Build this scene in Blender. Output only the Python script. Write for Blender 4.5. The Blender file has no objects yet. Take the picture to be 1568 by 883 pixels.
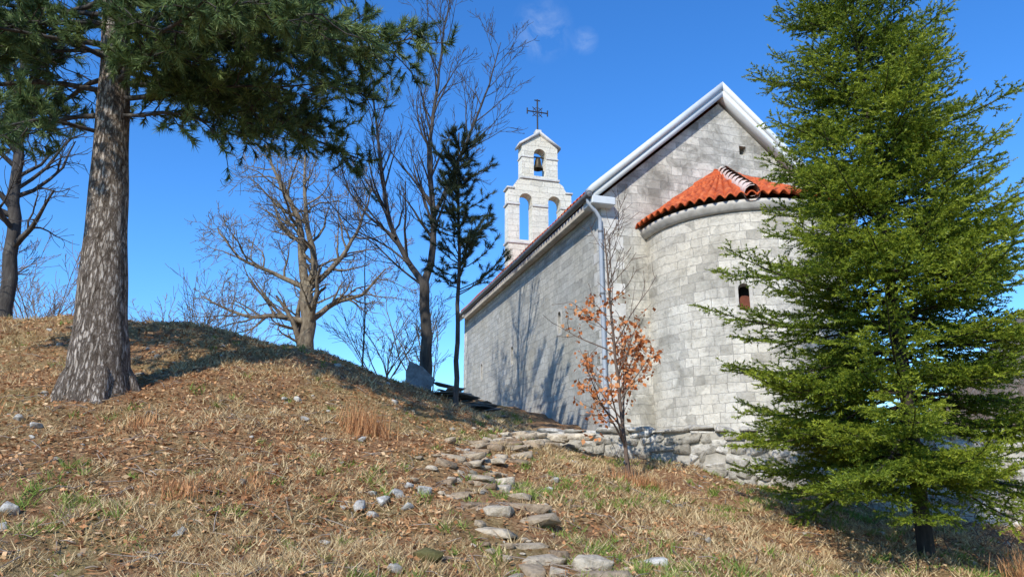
import bpy, bmesh, math, random
import numpy as np
from mathutils import Vector, Matrix
rng=np.random.default_rng(7); random.seed(7)
scene=bpy.context.scene
A=np.array
def nrm(v): return v/(np.linalg.norm(v)+1e-12)
def link(o,parent=None):
    scene.collection.objects.link(o)
    if parent: o.parent=parent
    return o
def empty(name,loc=(0,0,0),rz=0):
    e=bpy.data.objects.new(name,None); e.location=loc; e.rotation_euler=(0,0,rz); e.empty_display_size=.2
    return link(e)
def np_mesh(name,V,F,mat,rnd=None,smooth=False,parent=None,uv=None):
    V=np.asarray(V,dtype=np.float32); F=np.asarray(F,dtype=np.int32)
    me=bpy.data.meshes.new(name); m,k=F.shape
    me.vertices.add(len(V)); me.vertices.foreach_set('co',V.ravel())
    me.loops.add(m*k); me.loops.foreach_set('vertex_index',F.ravel())
    me.polygons.add(m); me.polygons.foreach_set('loop_start',np.arange(m,dtype=np.int32)*k)
    if smooth: me.polygons.foreach_set('use_smooth',np.ones(m,dtype=bool))
    me.update(calc_edges=True)
    if rnd is not None:
        a=me.attributes.new('rnd','FLOAT','FACE'); a.data.foreach_set('value',np.asarray(rnd,dtype=np.float32))
    if uv is not None:
        l=me.uv_layers.new(name='UVMap'); l.data.foreach_set('uv',np.asarray(uv,dtype=np.float32)[F.ravel()].ravel())
    me.materials.append(mat)
    return link(bpy.data.objects.new(name,me),parent)
# ---------------------------------------------------------------- materials
def newmat(name):
    m=bpy.data.materials.new(name); m.use_nodes=True
    nt=m.node_tree; return m,nt,nt.nodes['Principled BSDF']
def ramp(nt,stops):
    r=nt.nodes.new('ShaderNodeValToRGB'); e=r.color_ramp.elements
    while len(e)<len(stops): e.new(.5)
    for i,(p,c) in enumerate(stops): e[i].position=p; e[i].color=(*c,1)
    return r
def noisen(nt,vec,scale,detail=6,rough=.6,dist=0):
    n=nt.nodes.new('ShaderNodeTexNoise'); n.inputs['Scale'].default_value=scale
    n.inputs['Detail'].default_value=detail; n.inputs['Roughness'].default_value=rough; n.inputs['Distortion'].default_value=dist
    if vec: nt.links.new(vec,n.inputs['Vector'])
    return n
def mixc(nt,fac,a,b,mode='MIX'):
    m=nt.nodes.new('ShaderNodeMix'); m.data_type='RGBA'; m.blend_type=mode
    for s,v in ((m.inputs[0],fac),(m.inputs[6],a),(m.inputs[7],b)):
        if isinstance(v,(int,float)): s.default_value=v
        elif isinstance(v,tuple): s.default_value=(*v,1)
        else: nt.links.new(v,s)
    return m.outputs[2]
def bump(nt,bs,h,strength,dist=.02):
    b=nt.nodes.new('ShaderNodeBump'); b.inputs['Strength'].default_value=strength; b.inputs['Distance'].default_value=dist
    nt.links.new(h,b.inputs['Height']); nt.links.new(b.outputs[0],bs.inputs['Normal'])
def mat_attr(name,stops,rough=.7,transl=0.):
    m,nt,bs=newmat(name); a=nt.nodes.new('ShaderNodeAttribute'); a.attribute_name='rnd'
    r=ramp(nt,stops); nt.links.new(a.outputs['Fac'],r.inputs[0]); nt.links.new(r.outputs[0],bs.inputs['Base Color'])
    bs.inputs['Roughness'].default_value=rough; bs.inputs['Specular IOR Level'].default_value=.25
    if transl>0:
        t=nt.nodes.new('ShaderNodeBsdfTranslucent'); nt.links.new(r.outputs[0],t.inputs[0])
        mx=nt.nodes.new('ShaderNodeMixShader'); mx.inputs[0].default_value=transl
        nt.links.new(bs.outputs[0],mx.inputs[1]); nt.links.new(t.outputs[0],mx.inputs[2])
        nt.links.new(mx.outputs[0],nt.nodes['Material Output'].inputs[0])
    return m
def mat_noise(name,stops,scale,rough=.85,bs_=.5,bd=.02,stretch=(1,1,1),metal=0,scale2=None):
    m,nt,bs=newmat(name); tc=nt.nodes.new('ShaderNodeTexCoord'); mp=nt.nodes.new('ShaderNodeMapping')
    mp.inputs['Scale'].default_value=stretch; nt.links.new(tc.outputs['Object'],mp.inputs[0])
    n=noisen(nt,mp.outputs[0],scale,8,.65); r=ramp(nt,stops); nt.links.new(n.outputs[0],r.inputs[0])
    nt.links.new(r.outputs[0],bs.inputs['Base Color']); bs.inputs['Roughness'].default_value=rough
    bs.inputs['Metallic'].default_value=metal; bs.inputs['Specular IOR Level'].default_value=.3
    n2=noisen(nt,mp.outputs[0],scale2 or scale*4,6,.7); bump(nt,bs,n2.outputs[0],bs_,bd)
    return m
def mat_masonry(name,bw=.34,rh=.2,tint=(1,1,1),dark=.55,stain=.7,var=1.):
    m,nt,bs=newmat(name); L=nt.links
    uv=nt.nodes.new('ShaderNodeUVMap'); uv.uv_map='UVMap'
    nd=noisen(nt,uv.outputs[0],2.2,4,.6); sub=nt.nodes.new('ShaderNodeVectorMath'); sub.operation='SUBTRACT'
    L.new(nd.outputs['Color'],sub.inputs[0]); sub.inputs[1].default_value=(.5,.5,.5)
    sc=nt.nodes.new('ShaderNodeVectorMath'); sc.operation='SCALE'; sc.inputs['Scale'].default_value=.14; L.new(sub.outputs[0],sc.inputs[0])
    ad=nt.nodes.new('ShaderNodeVectorMath'); ad.operation='ADD'; L.new(uv.outputs[0],ad.inputs[0]); L.new(sc.outputs[0],ad.inputs[1])
    def brick(w,h,off,sq,fr):
        b=nt.nodes.new('ShaderNodeTexBrick'); b.inputs['Scale'].default_value=1; b.inputs['Brick Width'].default_value=w
        b.inputs['Row Height'].default_value=h; b.inputs['Mortar Size'].default_value=.006; b.inputs['Mortar Smooth'].default_value=.6
        b.inputs['Bias'].default_value=0; b.offset=off; b.squash=sq; b.squash_frequency=fr
        b.inputs['Color1'].default_value=(0,0,0,1); b.inputs['Color2'].default_value=(1,1,1,1); b.inputs['Mortar'].default_value=(.5,.5,.5,1)
        L.new(ad.outputs[0],b.inputs['Vector']); return b
    b1=brick(bw,rh,.43,.7,3); b2=brick(bw*1.7,rh*1.0,.37,1.3,2)
    sel=noisen(nt,uv.outputs[0],.7,2,.5); selr=ramp(nt,[(.52,(0,0,0)),(.525,(1,1,1))]); L.new(sel.outputs[0],selr.inputs[0])
    bcol=mixc(nt,selr.outputs[0],b1.outputs['Color'],b2.outputs['Color']); bfac=mixc(nt,selr.outputs[0],b1.outputs['Fac'],b2.outputs['Fac'])
    c0=A([.70,.675,.61]); v=var
    r=ramp(nt,[(0,tuple(c0*(1-.32*v))),(.22,tuple(c0*(1-.12*v))),(.6,tuple(c0)),(1,tuple(c0*(1+.12*v)))]); L.new(bcol,r.inputs[0])
    g=noisen(nt,uv.outputs[0],11,10,.8); gr=ramp(nt,[(.32,(.52,.51,.49)),(.5,(.93,.93,.92)),(.8,(1.05,1.05,1.04))]); L.new(g.outputs[0],gr.inputs[0])
    c=mixc(nt,.9,r.outputs[0],gr.outputs[0],'MULTIPLY')
    s=noisen(nt,uv.outputs[0],1.1,9,.72,.5); sr=ramp(nt,[(.40,(dark,dark,dark*.98)),(.54,(1,1,1))]); L.new(s.outputs[0],sr.inputs[0])
    c=mixc(nt,stain,c,sr.outputs[0],'MULTIPLY')
    s2=noisen(nt,uv.outputs[0],.5,5,.6); s2r=ramp(nt,[(.35,(1.0,.95,.86)),(.65,(1,1,1))]); L.new(s2.outputs[0],s2r.inputs[0])
    c=mixc(nt,.8,c,s2r.outputs[0],'MULTIPLY')
    mf=nt.nodes.new('ShaderNodeMath'); mf.operation='MULTIPLY'; L.new(bfac,mf.inputs[0]); mf.inputs[1].default_value=.8
    c=mixc(nt,mf.outputs[0],c,(.40,.38,.34))
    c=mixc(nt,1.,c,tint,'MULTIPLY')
    L.new(c,bs.inputs['Base Color']); bs.inputs['Roughness'].default_value=.92; bs.inputs['Specular IOR Level'].default_value=.15
    inv=nt.nodes.new('ShaderNodeMath'); inv.operation='MULTIPLY_ADD'; L.new(bfac,inv.inputs[0]); inv.inputs[1].default_value=-.6
    L.new(g.outputs[0],inv.inputs[2])
    iv2=nt.nodes.new('ShaderNodeMath'); iv2.operation='MULTIPLY_ADD'; L.new(bcol,iv2.inputs[0]); iv2.inputs[1].default_value=.3; L.new(inv.outputs[0],iv2.inputs[2])
    bump(nt,bs,iv2.outputs[0],.85,.035)
    return m
M_wall=mat_masonry('church_ashlar',.36,.2)
M_gable=mat_masonry('church_ashlar_gable',.40,.22,(.93,.93,.92),.48,.85)
M_nave_shade=mat_masonry('church_ashlar_nave_shade',.34,.19,(.76,.78,.80),.70,.55,.7)  # same ashlar; tint darkened and cooled to paint in weaker grazing sun
M_bell=mat_masonry('belfry_stone',.55,.28,(1.1,1.1,1.07),.85,.4,.5)
M_quoin=mat_noise('quoin_stone',[(.3,(.38,.37,.34)),(.5,(.57,.55,.50)),(.7,(.68,.66,.61))],3,.9,.6,.02,scale2=14)
M_white=mat_noise('painted_metal_flashing',[(.3,(.52,.56,.56)),(.6,(.64,.67,.67))],1.6,.6,.15,.01)
M_dressed=mat_noise('dressed_stone',[(.3,(.38,.36,.32)),(.65,(.58,.55,.49))],5,.85,.4,.01)
M_tile=mat_noise('clay_tile',[(.28,(.12,.035,.022)),(.40,(.36,.065,.022)),(.55,(.56,.115,.03)),(.66,(.60,.17,.06)),(.78,(.55,.33,.20))],7,.8,.4,.01,scale2=30)
M_mort=mat_noise('ridge_mortar',[(.3,(.60,.34,.26)),(.6,(.72,.62,.55))],8,.85,.4,.01)
M_metal=mat_noise('zinc_gutter',[(.3,(.10,.105,.11)),(.7,(.17,.175,.18))],3,.5,.1,.005)
M_pipe=mat_noise('painted_downpipe',[(.3,(.28,.32,.37)),(.7,(.40,.44,.48))],3,.5,.1,.005)
M_dark=mat_noise('dark_interior',[(.3,(.012,.011,.01)),(.7,(.03,.025,.02))],3,.9,.1)
M_red=mat_noise('window_wood',[(.3,(.10,.03,.018)),(.7,(.17,.055,.03))],10,.8,.2)
M_iron=mat_noise('wrought_iron',[(.3,(.02,.02,.02)),(.7,(.05,.04,.035))],20,.6,.2)
M_bronze=mat_noise('bell_bronze',[(.3,(.05,.04,.025)),(.7,(.09,.07,.04))],10,.5,.2,metal=.5)
def grain(m,scale=9,lo=.5,bd=.03,st=.8):
    nt=m.node_tree; bs=nt.nodes['Principled BSDF']; src=bs.inputs['Base Color'].links[0].from_socket
    tc=nt.nodes.new('ShaderNodeTexCoord'); n=noisen(nt,tc.outputs['Object'],scale,8,.75)
    r=ramp(nt,[(.36,(lo,lo*.96,lo*.90)),(.56,(1,1,1))]); nt.links.new(n.outputs[0],r.inputs[0])
    nt.links.new(mixc(nt,.9,src,r.outputs[0],'MULTIPLY'),bs.inputs['Base Color']); bump(nt,bs,n.outputs[0],st,bd)
M_rock=mat_attr('limestone_rock',[(0,(.34,.31,.25)),(.4,(.52,.49,.42)),(1,(.74,.71,.64))]); grain(M_rock,10,.38,.05,1)
M_step=mat_attr('path_stone',[(0,(.34,.23,.14)),(.35,(.50,.39,.26)),(1,(.76,.66,.50))]); grain(M_step,11,.45,.05,1)
M_slate=mat_attr('grey_slab',[(0,(.10,.11,.11)),(1,(.26,.27,.27))]); grain(M_slate,6)
M_mortar=mat_noise('wall_mortar',[(.3,(.30,.28,.23)),(.7,(.50,.47,.41))],7,.95,.6)
M_barkd=mat_noise('bark_grey',[(.3,(.03,.026,.023)),(.55,(.075,.066,.058)),(.75,(.15,.14,.12))],5,.9,.7,.02,(2,2,.5))
M_barkt=mat_noise('bark_mossy_tan',[(.3,(.06,.045,.03)),(.5,(.19,.15,.10)),(.75,(.34,.29,.20))],4,.9,.7,.03,(2,2,.8))
M_barks=mat_noise('bark_spruce',[(.3,(.02,.017,.014)),(.7,(.07,.055,.045))],8,.9,.7,.01,(2,2,.5))
M_barkr=mat_noise('bark_sapling',[(.3,(.08,.055,.04)),(.7,(.19,.13,.095))],12,.8,.3,.01,(2,2,.5))
def mat_pinebark():
    m,nt,bs=newmat('bark_black_pine'); L=nt.links; tc=nt.nodes.new('ShaderNodeTexCoord'); mp=nt.nodes.new('ShaderNodeMapping')
    mp.inputs['Scale'].default_value=(1,1,.24); L.new(tc.outputs['Object'],mp.inputs[0])
    nn=noisen(nt,mp.outputs[0],7,7,.7); ad=nt.nodes.new('ShaderNodeVectorMath'); ad.operation='MULTIPLY_ADD'
    L.new(nn.outputs['Color'],ad.inputs[0]); ad.inputs[1].default_value=(.22,.22,.22); L.new(mp.outputs[0],ad.inputs[2])
    v=nt.nodes.new('ShaderNodeTexVoronoi'); v.feature='DISTANCE_TO_EDGE'; v.inputs['Scale'].default_value=18; L.new(ad.outputs[0],v.inputs['Vector'])
    r=ramp(nt,[(0,(.15,.115,.085)),(.10,(.31,.25,.20)),(.28,(.56,.49,.41))]); L.new(v.outputs[0],r.inputs[0])
    n=noisen(nt,mp.outputs[0],13,9,.8); r2=ramp(nt,[(.36,(.30,.26,.22)),(.56,(1.05,1.05,1.05))]); L.new(n.outputs[0],r2.inputs[0])
    L.new(mixc(nt,.95,r.outputs[0],r2.outputs[0],'MULTIPLY'),bs.inputs['Base Color']); bs.inputs['Roughness'].default_value=.95; bs.inputs['Specular IOR Level'].default_value=.15
    a=nt.nodes.new('ShaderNodeMath'); a.operation='MULTIPLY_ADD'; L.new(n.outputs[0],a.inputs[0]); a.inputs[1].default_value=.45
    mn=nt.nodes.new('ShaderNodeMath'); mn.operation='MINIMUM'; L.new(v.outputs[0],mn.inputs[0]); mn.inputs[1].default_value=.22; L.new(mn.outputs[0],a.inputs[2])
    bump(nt,bs,a.outputs[0],1.,.10); return m
M_pinebark=mat_pinebark()
M_pine=mat_attr('pine_needles',[(0,(.04,.075,.028)),(.5,(.13,.20,.07)),(1,(.33,.41,.14))],.45,.32)
M_pine2=mat_attr('young_pine_needles',[(0,(.018,.03,.02)),(.6,(.045,.07,.035)),(1,(.12,.14,.055))],.55,.2)
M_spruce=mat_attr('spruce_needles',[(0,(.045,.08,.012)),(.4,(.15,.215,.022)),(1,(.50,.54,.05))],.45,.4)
M_grass=mat_attr('grass_blades',[(0,(.32,.19,.09)),(.3,(.60,.44,.23)),(.62,(.78,.63,.36)),(.70,(.28,.34,.07)),(1,(.16,.26,.045))],.8,.25)
M_leaf=mat_attr('leaf_litter',[(0,(.16,.07,.03)),(.4,(.45,.21,.09)),(.75,(.62,.35,.16)),(1,(.80,.58,.34))],.8,.15)
M_oleaf=mat_attr('dead_beech_leaves',[(0,(.42,.12,.035)),(.6,(.72,.27,.09)),(1,(.82,.43,.20))],.7,.4)
def mat_ground():
    m,nt,bs=newmat('hillside_soil'); L=nt.links; tc=nt.nodes.new('ShaderNodeTexCoord'); o=tc.outputs['Object']
    n1=noisen(nt,o,.55,6,.62,.3); n2=noisen(nt,o,9,8,.75); n3=noisen(nt,o,40,5,.7)
    r2=ramp(nt,[(.3,(.13,.06,.028)),(.48,(.38,.21,.105)),(.65,(.60,.40,.21))]); L.new(n2.outputs[0],r2.inputs[0])
    r3=ramp(nt,[(.3,(.14,.11,.035)),(.5,(.36,.27,.12)),(.7,(.60,.46,.24))]); L.new(n2.outputs[0],r3.inputs[0])
    r1=ramp(nt,[(.46,(0,0,0)),(.62,(1,1,1))]); L.new(n1.outputs[0],r1.inputs[0])
    c=mixc(nt,r1.outputs[0],r2.outputs[0],r3.outputs[0])
    rf=ramp(nt,[(.35,(.42,.38,.35)),(.6,(1.1,1.1,1.1))]); L.new(n3.outputs[0],rf.inputs[0]); c=mixc(nt,.9,c,rf.outputs[0],'MULTIPLY')
    ln=nt.nodes.new('ShaderNodeVectorMath'); ln.operation='LENGTH'; L.new(o,ln.inputs[0])
    mr=nt.nodes.new('ShaderNodeMapRange'); mr.inputs[1].default_value=35; mr.inputs[2].default_value=70; L.new(ln.outputs['Value'],mr.inputs[0])
    nf=noisen(nt,o,.35,9,.8); rr=ramp(nt,[(.35,(.09,.075,.06)),(.55,(.24,.19,.14)),(.7,(.36,.29,.22))]); L.new(nf.outputs[0],rr.inputs[0])
    c=mixc(nt,mr.outputs[0],c,rr.outputs[0])
    L.new(c,bs.inputs['Base Color']); bs.inputs['Roughness'].default_value=.95; bs.inputs['Specular IOR Level'].default_value=.1
    bump(nt,bs,n2.outputs[0],1.,.08); return m
M_ground=mat_ground()
# ---------------------------------------------------------------- terrain
C=A([(0,0,-1.6),(-6,-1,-1.7),(6,-1,-1.9),(0,-4,-2.3),(-3.3,5,-.65),(-4,6,-.35),(-4.8,7,.0),(-6.2,9,.67),(-8.3,12,1.9),(-9.5,14,2.95),
(-1.75,5,-.78),(-2.2,6.4,-.45),(-2.8,8,.1),(-3.85,11,1.15),(-.2,6,-.78),(-.3,8,-.3),(-.3,11,.33),(-.2,13.5,.8),(-1.2,17,1.5),
(1.2,6,-.9),(2,10,-.35),(.75,13.9,.5),(2.7,13,.13),(4.2,12.7,-.17),(6.9,12.2,-.75),(9.3,12,-.92),(4.9,9,-1.0),(4,6,-1.3),(9,8,-1.5),(12,10,-1.4),
(-5.75,10,1.15),(-4.9,14,2.45),(-7.6,14,2.95),(-3.9,15,2.4),(-2.1,16,1.83),(-5,18,2.5),(-8,18,2.9),(-5,24,2.2),(-11,16,3.3),(-12,12,2.5),(-14,20,3.2),
(-10,9,1.2),(-9,5,-.2),(.5,18,1.3),(-1.4,18,1.75),(-1,22,2.1),(-1.5,26,2.2),(-2,30,2.0),(1.6,16.5,.95),(4,15.5,.4),(8,15,-.3),(12,15,-.9),(14,24,-1),(6,24,.8),(4,32,.8)],float)
def U(d2): return np.where(d2>0,.5*d2*np.log(d2+1e-12),0)
n=len(C); K=U(((C[:,None,:2]-C[None,:,:2])**2).sum(2))+np.eye(n)*.15
Pm=np.c_[np.ones(n),C[:,:2]]; Mx=np.block([[K,Pm],[Pm.T,np.zeros((3,3))]])
W=np.linalg.solve(Mx,np.r_[C[:,2],0,0,0])
def ground(x,y):
    x=np.asarray(x,float); y=np.asarray(y,float); sh=x.shape; x=x.ravel(); y=y.ravel(); out=np.empty(len(x))
    for i in range(0,len(x),20000):
        a=x[i:i+20000]; b=y[i:i+20000]
        out[i:i+20000]=U((a[:,None]-C[None,:,0])**2+(b[:,None]-C[None,:,1])**2)@W[:n]+W[n]+W[n+1]*a+W[n+2]*b
    out=np.clip(out,-4,4.5)
    out+=.04*np.sin(2.3*x+1.1*y)+.035*np.sin(1.7*y-2.9*x+1)+.028*np.sin(5.1*x+.7+np.sin(2*y))*np.sin(4.3*y)+.018*np.sin(11*x+3*y)*np.sin(9.7*y+2*np.sin(3*x))
    d=np.hypot(x,y-13); w=np.clip((d-22)/25,0,1); w=w*w*(3-2*w)
    far=-5+95*np.exp(-(((x-165)/62)**2+((y-125)/80)**2)/1.0)+3*np.sin(x/23)*np.cos(y/31)
    return (out*(1-w)+far*w).reshape(sh)
def g1(x,y): return float(ground(A([x]),A([y]))[0])
def axis(lo,hi,st,far):
    a=list(np.arange(lo,hi,st)); s=st; v=a[-1]
    while v<far: s*=1.13; v+=s; a.append(v)
    s=st; v=a[0]; pre=[]
    while v>-far: s*=1.13; v-=s; pre.append(v)
    return A(pre[::-1]+a)
xs=axis(-12,12,.10,600); ys=axis(-1,20,.10,600)
X,Y=np.meshgrid(xs,ys); Z=ground(X,Y); nx,ny=len(xs),len(ys)
idx=np.arange(nx*ny).reshape(ny,nx)
F=np.stack([idx[:-1,:-1],idx[:-1,1:],idx[1:,1:],idx[1:,:-1]],-1).reshape(-1,4)
np_mesh('ground',np.c_[X.ravel(),Y.ravel(),Z.ravel()],F,M_ground,smooth=True)
# ---------------------------------------------------------------- church
WL=A([(.55,14.25),(1.6,13.75),(3,13.3),(4.6,12.9),(6.5,12.6),(9,12.3),(14,12.2)])
WT=A([.80,.80,.78,.76,.72,.62,.55])
def behind_wall(x,y):
    return (x>.5)&(y>np.interp(x,WL[:,0],WL[:,1])-.12)
ang=math.radians(16.6)
church=empty('stone_church',(2.12,16.1,0),ang)
Wd,Ln=6.9,14.5
def plate(name,outline,holes,th,fn,mat,parent):
    cu=bpy.data.curves.new(name,'CURVE'); cu.dimensions='2D'; cu.fill_mode='BOTH'; cu.extrude=th/2
    for loop in [outline]+holes:
        sp=cu.splines.new('POLY'); sp.points.add(len(loop)-1); sp.use_cyclic_u=True
        for p,c in zip(sp.points,loop): p.co=(c[0],c[1],0,1)
    ob=bpy.data.objects.new(name,cu); scene.collection.objects.link(ob); bpy.context.view_layer.update()
    me=bpy.data.meshes.new_from_object(ob.evaluated_get(bpy.context.evaluated_depsgraph_get()))
    bpy.data.objects.remove(ob)
    me.name=name; uvl=me.uv_layers.get('UVMap') or me.uv_layers.new(name='UVMap')
    for poly in me.polygons:
        nn=poly.normal
        for li in poly.loop_indices:
            co=me.vertices[me.loops[li].vertex_index].co
            if abs(nn.z)>.5: uvl.data[li].uv=(co.x,co.y)
            elif abs(nn.x)>.5: uvl.data[li].uv=(co.z+3.3,co.y)
            else: uvl.data[li].uv=(co.x,co.z+5.1)
    for v in me.vertices: v.co=fn(v.co.x,v.co.y,v.co.z)
    bm=bmesh.new(); bm.from_mesh(me); bmesh.ops.recalc_face_normals(bm,faces=bm.faces); bm.to_mesh(me); bm.free()
    me.materials.clear(); me.materials.append(mat)
    return link(bpy.data.objects.new(name,me),parent)
def arch(cx,z0,hw,ztop,n=10):
    zs=ztop-hw
    return [(cx-hw,z0),(cx+hw,z0)]+[(cx+hw*math.cos(t),zs+hw*math.sin(t)) for t in np.linspace(0,math.pi,n)]
def boxm(name,x0,x1,y0,y1,z0,z1,mat,parent,bev=.01):
    bm=bmesh.new(); bmesh.ops.create_cube(bm,size=1)
    for v in bm.verts: v.co=((x0+x1)/2+v.co.x*(x1-x0),(y0+y1)/2+v.co.y*(y1-y0),(z0+z1)/2+v.co.z*(z1-z0))
    if bev: bmesh.ops.bevel(bm,geom=bm.edges[:],offset=bev,segments=1,affect='EDGES')
    me=bpy.data.meshes.new(name); bm.to_mesh(me); bm.free(); me.materials.append(mat)
    return link(bpy.data.objects.new(name,me),parent)
slope=(9.75-6.5)/(Wd/2+.25)
wt=6.42
east=[(0,-.6),(Wd,-.6),(Wd,wt),(Wd/2,wt+slope*Wd/2-.02),(0,wt)]
plate('east_gable_wall',east,[[(3.97,8.05),(4.17,8.05),(4.17,8.3),(3.97,8.3)]],.5,lambda a,b,c:(a,.25+c,b),M_gable,church)
plate('west_gable_wall',east,[],.5,lambda a,b,c:(a,Ln-.25+c,b),M_wall,church)
def nw(a,b,c): return (.25+c,a,b)
plate('north_wall',[(.5,-.6),(Ln-.5,-.6),(Ln-.5,wt),(.5,wt)],[arch(2.95,3.65,.13,4.25),arch(7.4,3.45,.13,4.05),arch(11.4,3.45,.13,4.05)],.5,nw,M_nave_shade,church)
plate('south_wall',[(.5,-.6),(Ln-.5,-.6),(Ln-.5,wt),(.5,wt)],[],.5,lambda a,b,c:(Wd-.25+c,a,b),M_nave_shade,church)
for i,(yy,zz) in enumerate([(2.95,3.65),(7.4,3.45),(11.4,3.45)]):
    plate('north_window_surround_%d'%i,arch(yy,zz-.06,.19,zz+.67),[arch(yy,zz,.12,zz+.6)],.02,lambda a,b,c:(-.0+c,a,b),M_dressed,church)
    boxm('north_window_dark_%d'%i,.2,.24,yy-.2,yy+.2,zz-.1,zz+.75,M_dark,church,0)
boxm('gable_vent_dark',3.9,4.25,.3,.34,8.0,8.35,M_dark,church,0)
zq=.0; i=0
while zq<6.1:
    h=.27+.08*math.sin(i*2.1); l1,l2=(.55,.32) if i%2 else (.34,.52)
    boxm('quoin_%d'%i,-.006,l1,-.006,l2,zq+.004,zq+h-.006,M_quoin,church,.008); zq+=h; i+=1
def tiles(name,P,nu,nv,ncol,ncourse,amp,mat,parent,n_dir):
    u=np.linspace(0,1,nu); v=np.linspace(0,1,nv); Uu,Vv=np.meshgrid(u,v)
    B=P(Uu,Vv)
    jit=np.sin(np.floor(Uu*ncol)*12.9898+np.floor(Vv*ncourse)*78.233)*.014
    h=np.abs(np.sin(Uu*ncol*math.pi))*amp-(Vv*ncourse%1)*.04+jit
    B=B+h[...,None]*n_dir
    idx=np.arange(nu*nv).reshape(nv,nu); F=np.stack([idx[:-1,:-1],idx[:-1,1:],idx[1:,1:],idx[1:,:-1]],-1).reshape(-1,4)
    o=np_mesh(name,B.reshape(-1,3),F,mat,parent=parent)
    s=o.modifiers.new('s','SOLIDIFY'); s.thickness=.03; s.offset=0
    return o
def slopeP(side):
    def P(u,v):
        s=-.34+v*(Wd/2+.34); x=s if side==0 else Wd-s
        return np.stack([x,.12+u*(Ln-.9),6.50+(s+.3)*slope],-1)
    return P
nv=9*6
tiles('north_roof_tiles',slopeP(0),62*8+1,nv,62,9,.10,M_tile,church,A([0,0,1.]))
tiles('south_roof_tiles',slopeP(1),62*6+1,nv,62,9,.10,M_tile,church,A([0,0,1.]))
def rake(name,s0,z0,s1,z1,zlo,zhi,y0,y1,mat):
    V=[]
    for (s,z) in ((s0,z0),(s1,z1)):
        for yy in (y0,y1):
            V+= [(s,yy,z+zlo),(s,yy,z+zhi)]
    F=[(0,1,5,4),(2,6,7,3),(1,3,7,5),(0,4,6,2),(0,2,3,1),(4,5,7,6)]
    return np_mesh(name,V,F,mat,parent=church)
e0=(-.34,6.5-.09*slope); a0=(Wd/2,6.5+(Wd/2+.25)*slope)
for nm,(s0,z0) in (('l',e0),('r',(Wd+.34,e0[1]))):
    rake('gable_coping_'+nm,s0,z0,a0[0],a0[1],-.03,.18,-.27,.14,M_white)
    sh=.06 if nm=='l' else -.06
    rake('gable_cornice_'+nm,s0+sh,z0+.06*slope,a0[0],a0[1],-.22,-.033,-.235,.10,M_white)
    rake('west_coping_'+nm,s0,z0,a0[0],a0[1],-.25,.16,Ln-.78,Ln+.1,M_white)
boxm('kneeler_stone_l',-.34,.26,-.28,.3,6.14,6.34,M_white,church,.02)
boxm('north_eave_cornice',-.2,-.003,.32,Ln-.8,6.22,6.42,M_quoin,church,.02)
class Tubes:
    def __init__(s): s.V=[]; s.F=[]; s.n=0; s.R=[]
    def add(s,pts,rad,sides=6,rnd=.5):
        pts=np.asarray(pts,float); m=len(pts); rad=np.broadcast_to(np.asarray(rad,float),(m,))
        t=np.gradient(pts,axis=0); t/= (np.linalg.norm(t,axis=1,keepdims=True)+1e-9)
        ref=A([1.,.13,.07]) if abs(t[0,0])<.8 else A([.1,1.,0.])
        a=np.cross(t,ref); a/=np.linalg.norm(a,axis=1,keepdims=True)+1e-9; b=np.cross(t,a)
        th=np.arange(sides)*2*math.pi/sides
        ring=pts[:,None,:]+rad[:,None,None]*(np.cos(th)[None,:,None]*a[:,None,:]+np.sin(th)[None,:,None]*b[:,None,:])
        i=s.n+np.arange(m*sides).reshape(m,sides); j=np.roll(i,-1,1)
        s.F.append(np.stack([i[:-1],j[:-1],j[1:],i[1:]],-1).reshape(-1,4)); s.V.append(ring.reshape(-1,3)); s.n+=m*sides
        s.R.append(np.full((m-1)*sides,rnd))
    def obj(s,name,mat,parent=None,smooth=True):
        return np_mesh(name,np.concatenate(s.V),np.concatenate(s.F),mat,rnd=np.concatenate(s.R),smooth=smooth,parent=parent)
T=Tubes(); T.add([(-.40,-.28,6.36),(-.40,Ln-.6,6.36)],.075,12); T.add([(-.40,-.30,6.36),(-.40,-.27,6.36)],[.0,.075],12); T.obj('gutter',M_metal,church)
T=Tubes(); T.add([(-.38,-.1,6.34),(-.38,-.12,6.2),(-.2,-.12,6.0),(-.08,-.08,5.86),(-.07,-.075,5.7),(-.07,-.075,.8)],.048,10); T.obj('downpipe',M_pipe,church)
T=Tubes()
for z in (5.5,4,2.5,1.4): T.add([(-.07,-.075,z),(-.07,-.075,z+.04)],.06,10)
T.obj('downpipe_bracket',M_metal,church)
R=2.3; acx,acy=Wd/2,-.4
def apath(R,npt=120):
    th=np.linspace(-math.pi/2,math.pi/2,npt)
    p=np.stack([acx+R*np.sin(th),acy-R*np.cos(th)],-1)
    return np.vstack([[acx-R,.0],p,[acx+R,.0]])
wa=-34.6*math.pi/180; wz=3.3
P=apath(R,181); dl=np.r_[0,np.cumsum(np.hypot(*np.diff(P,axis=0).T))]
zz=np.arange(-.6,5.46,.05); Vv=[];uv=[]
for z in zz:
    for p,l in zip(P,dl): Vv.append((p[0],p[1],z)); uv.append((l+20,z))
m=len(P); Fs=[]
wl=.4+(wa+math.pi/2)*R
for i in range(len(zz)-1):
    for j in range(m-1):
        lc=(dl[j]+dl[j+1])/2; zc=zz[i]+.025
        if abs(lc-wl)<.12 and wz-.02<zc<wz+.58: continue
        Fs.append((i*m+j,i*m+j+1,(i+1)*m+j+1,(i+1)*m+j))
np_mesh('apse_wall',Vv,Fs,M_wall,parent=church,uv=uv,smooth=True)
dn=A([math.sin(wa),-math.cos(wa)]); tn=A([math.cos(wa),math.sin(wa)]); wc=A([acx,acy])+R*dn
def wf(a,b,c): 
    q=wc+tn*a+dn*(c-.008); return (q[0],q[1],b)
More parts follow.
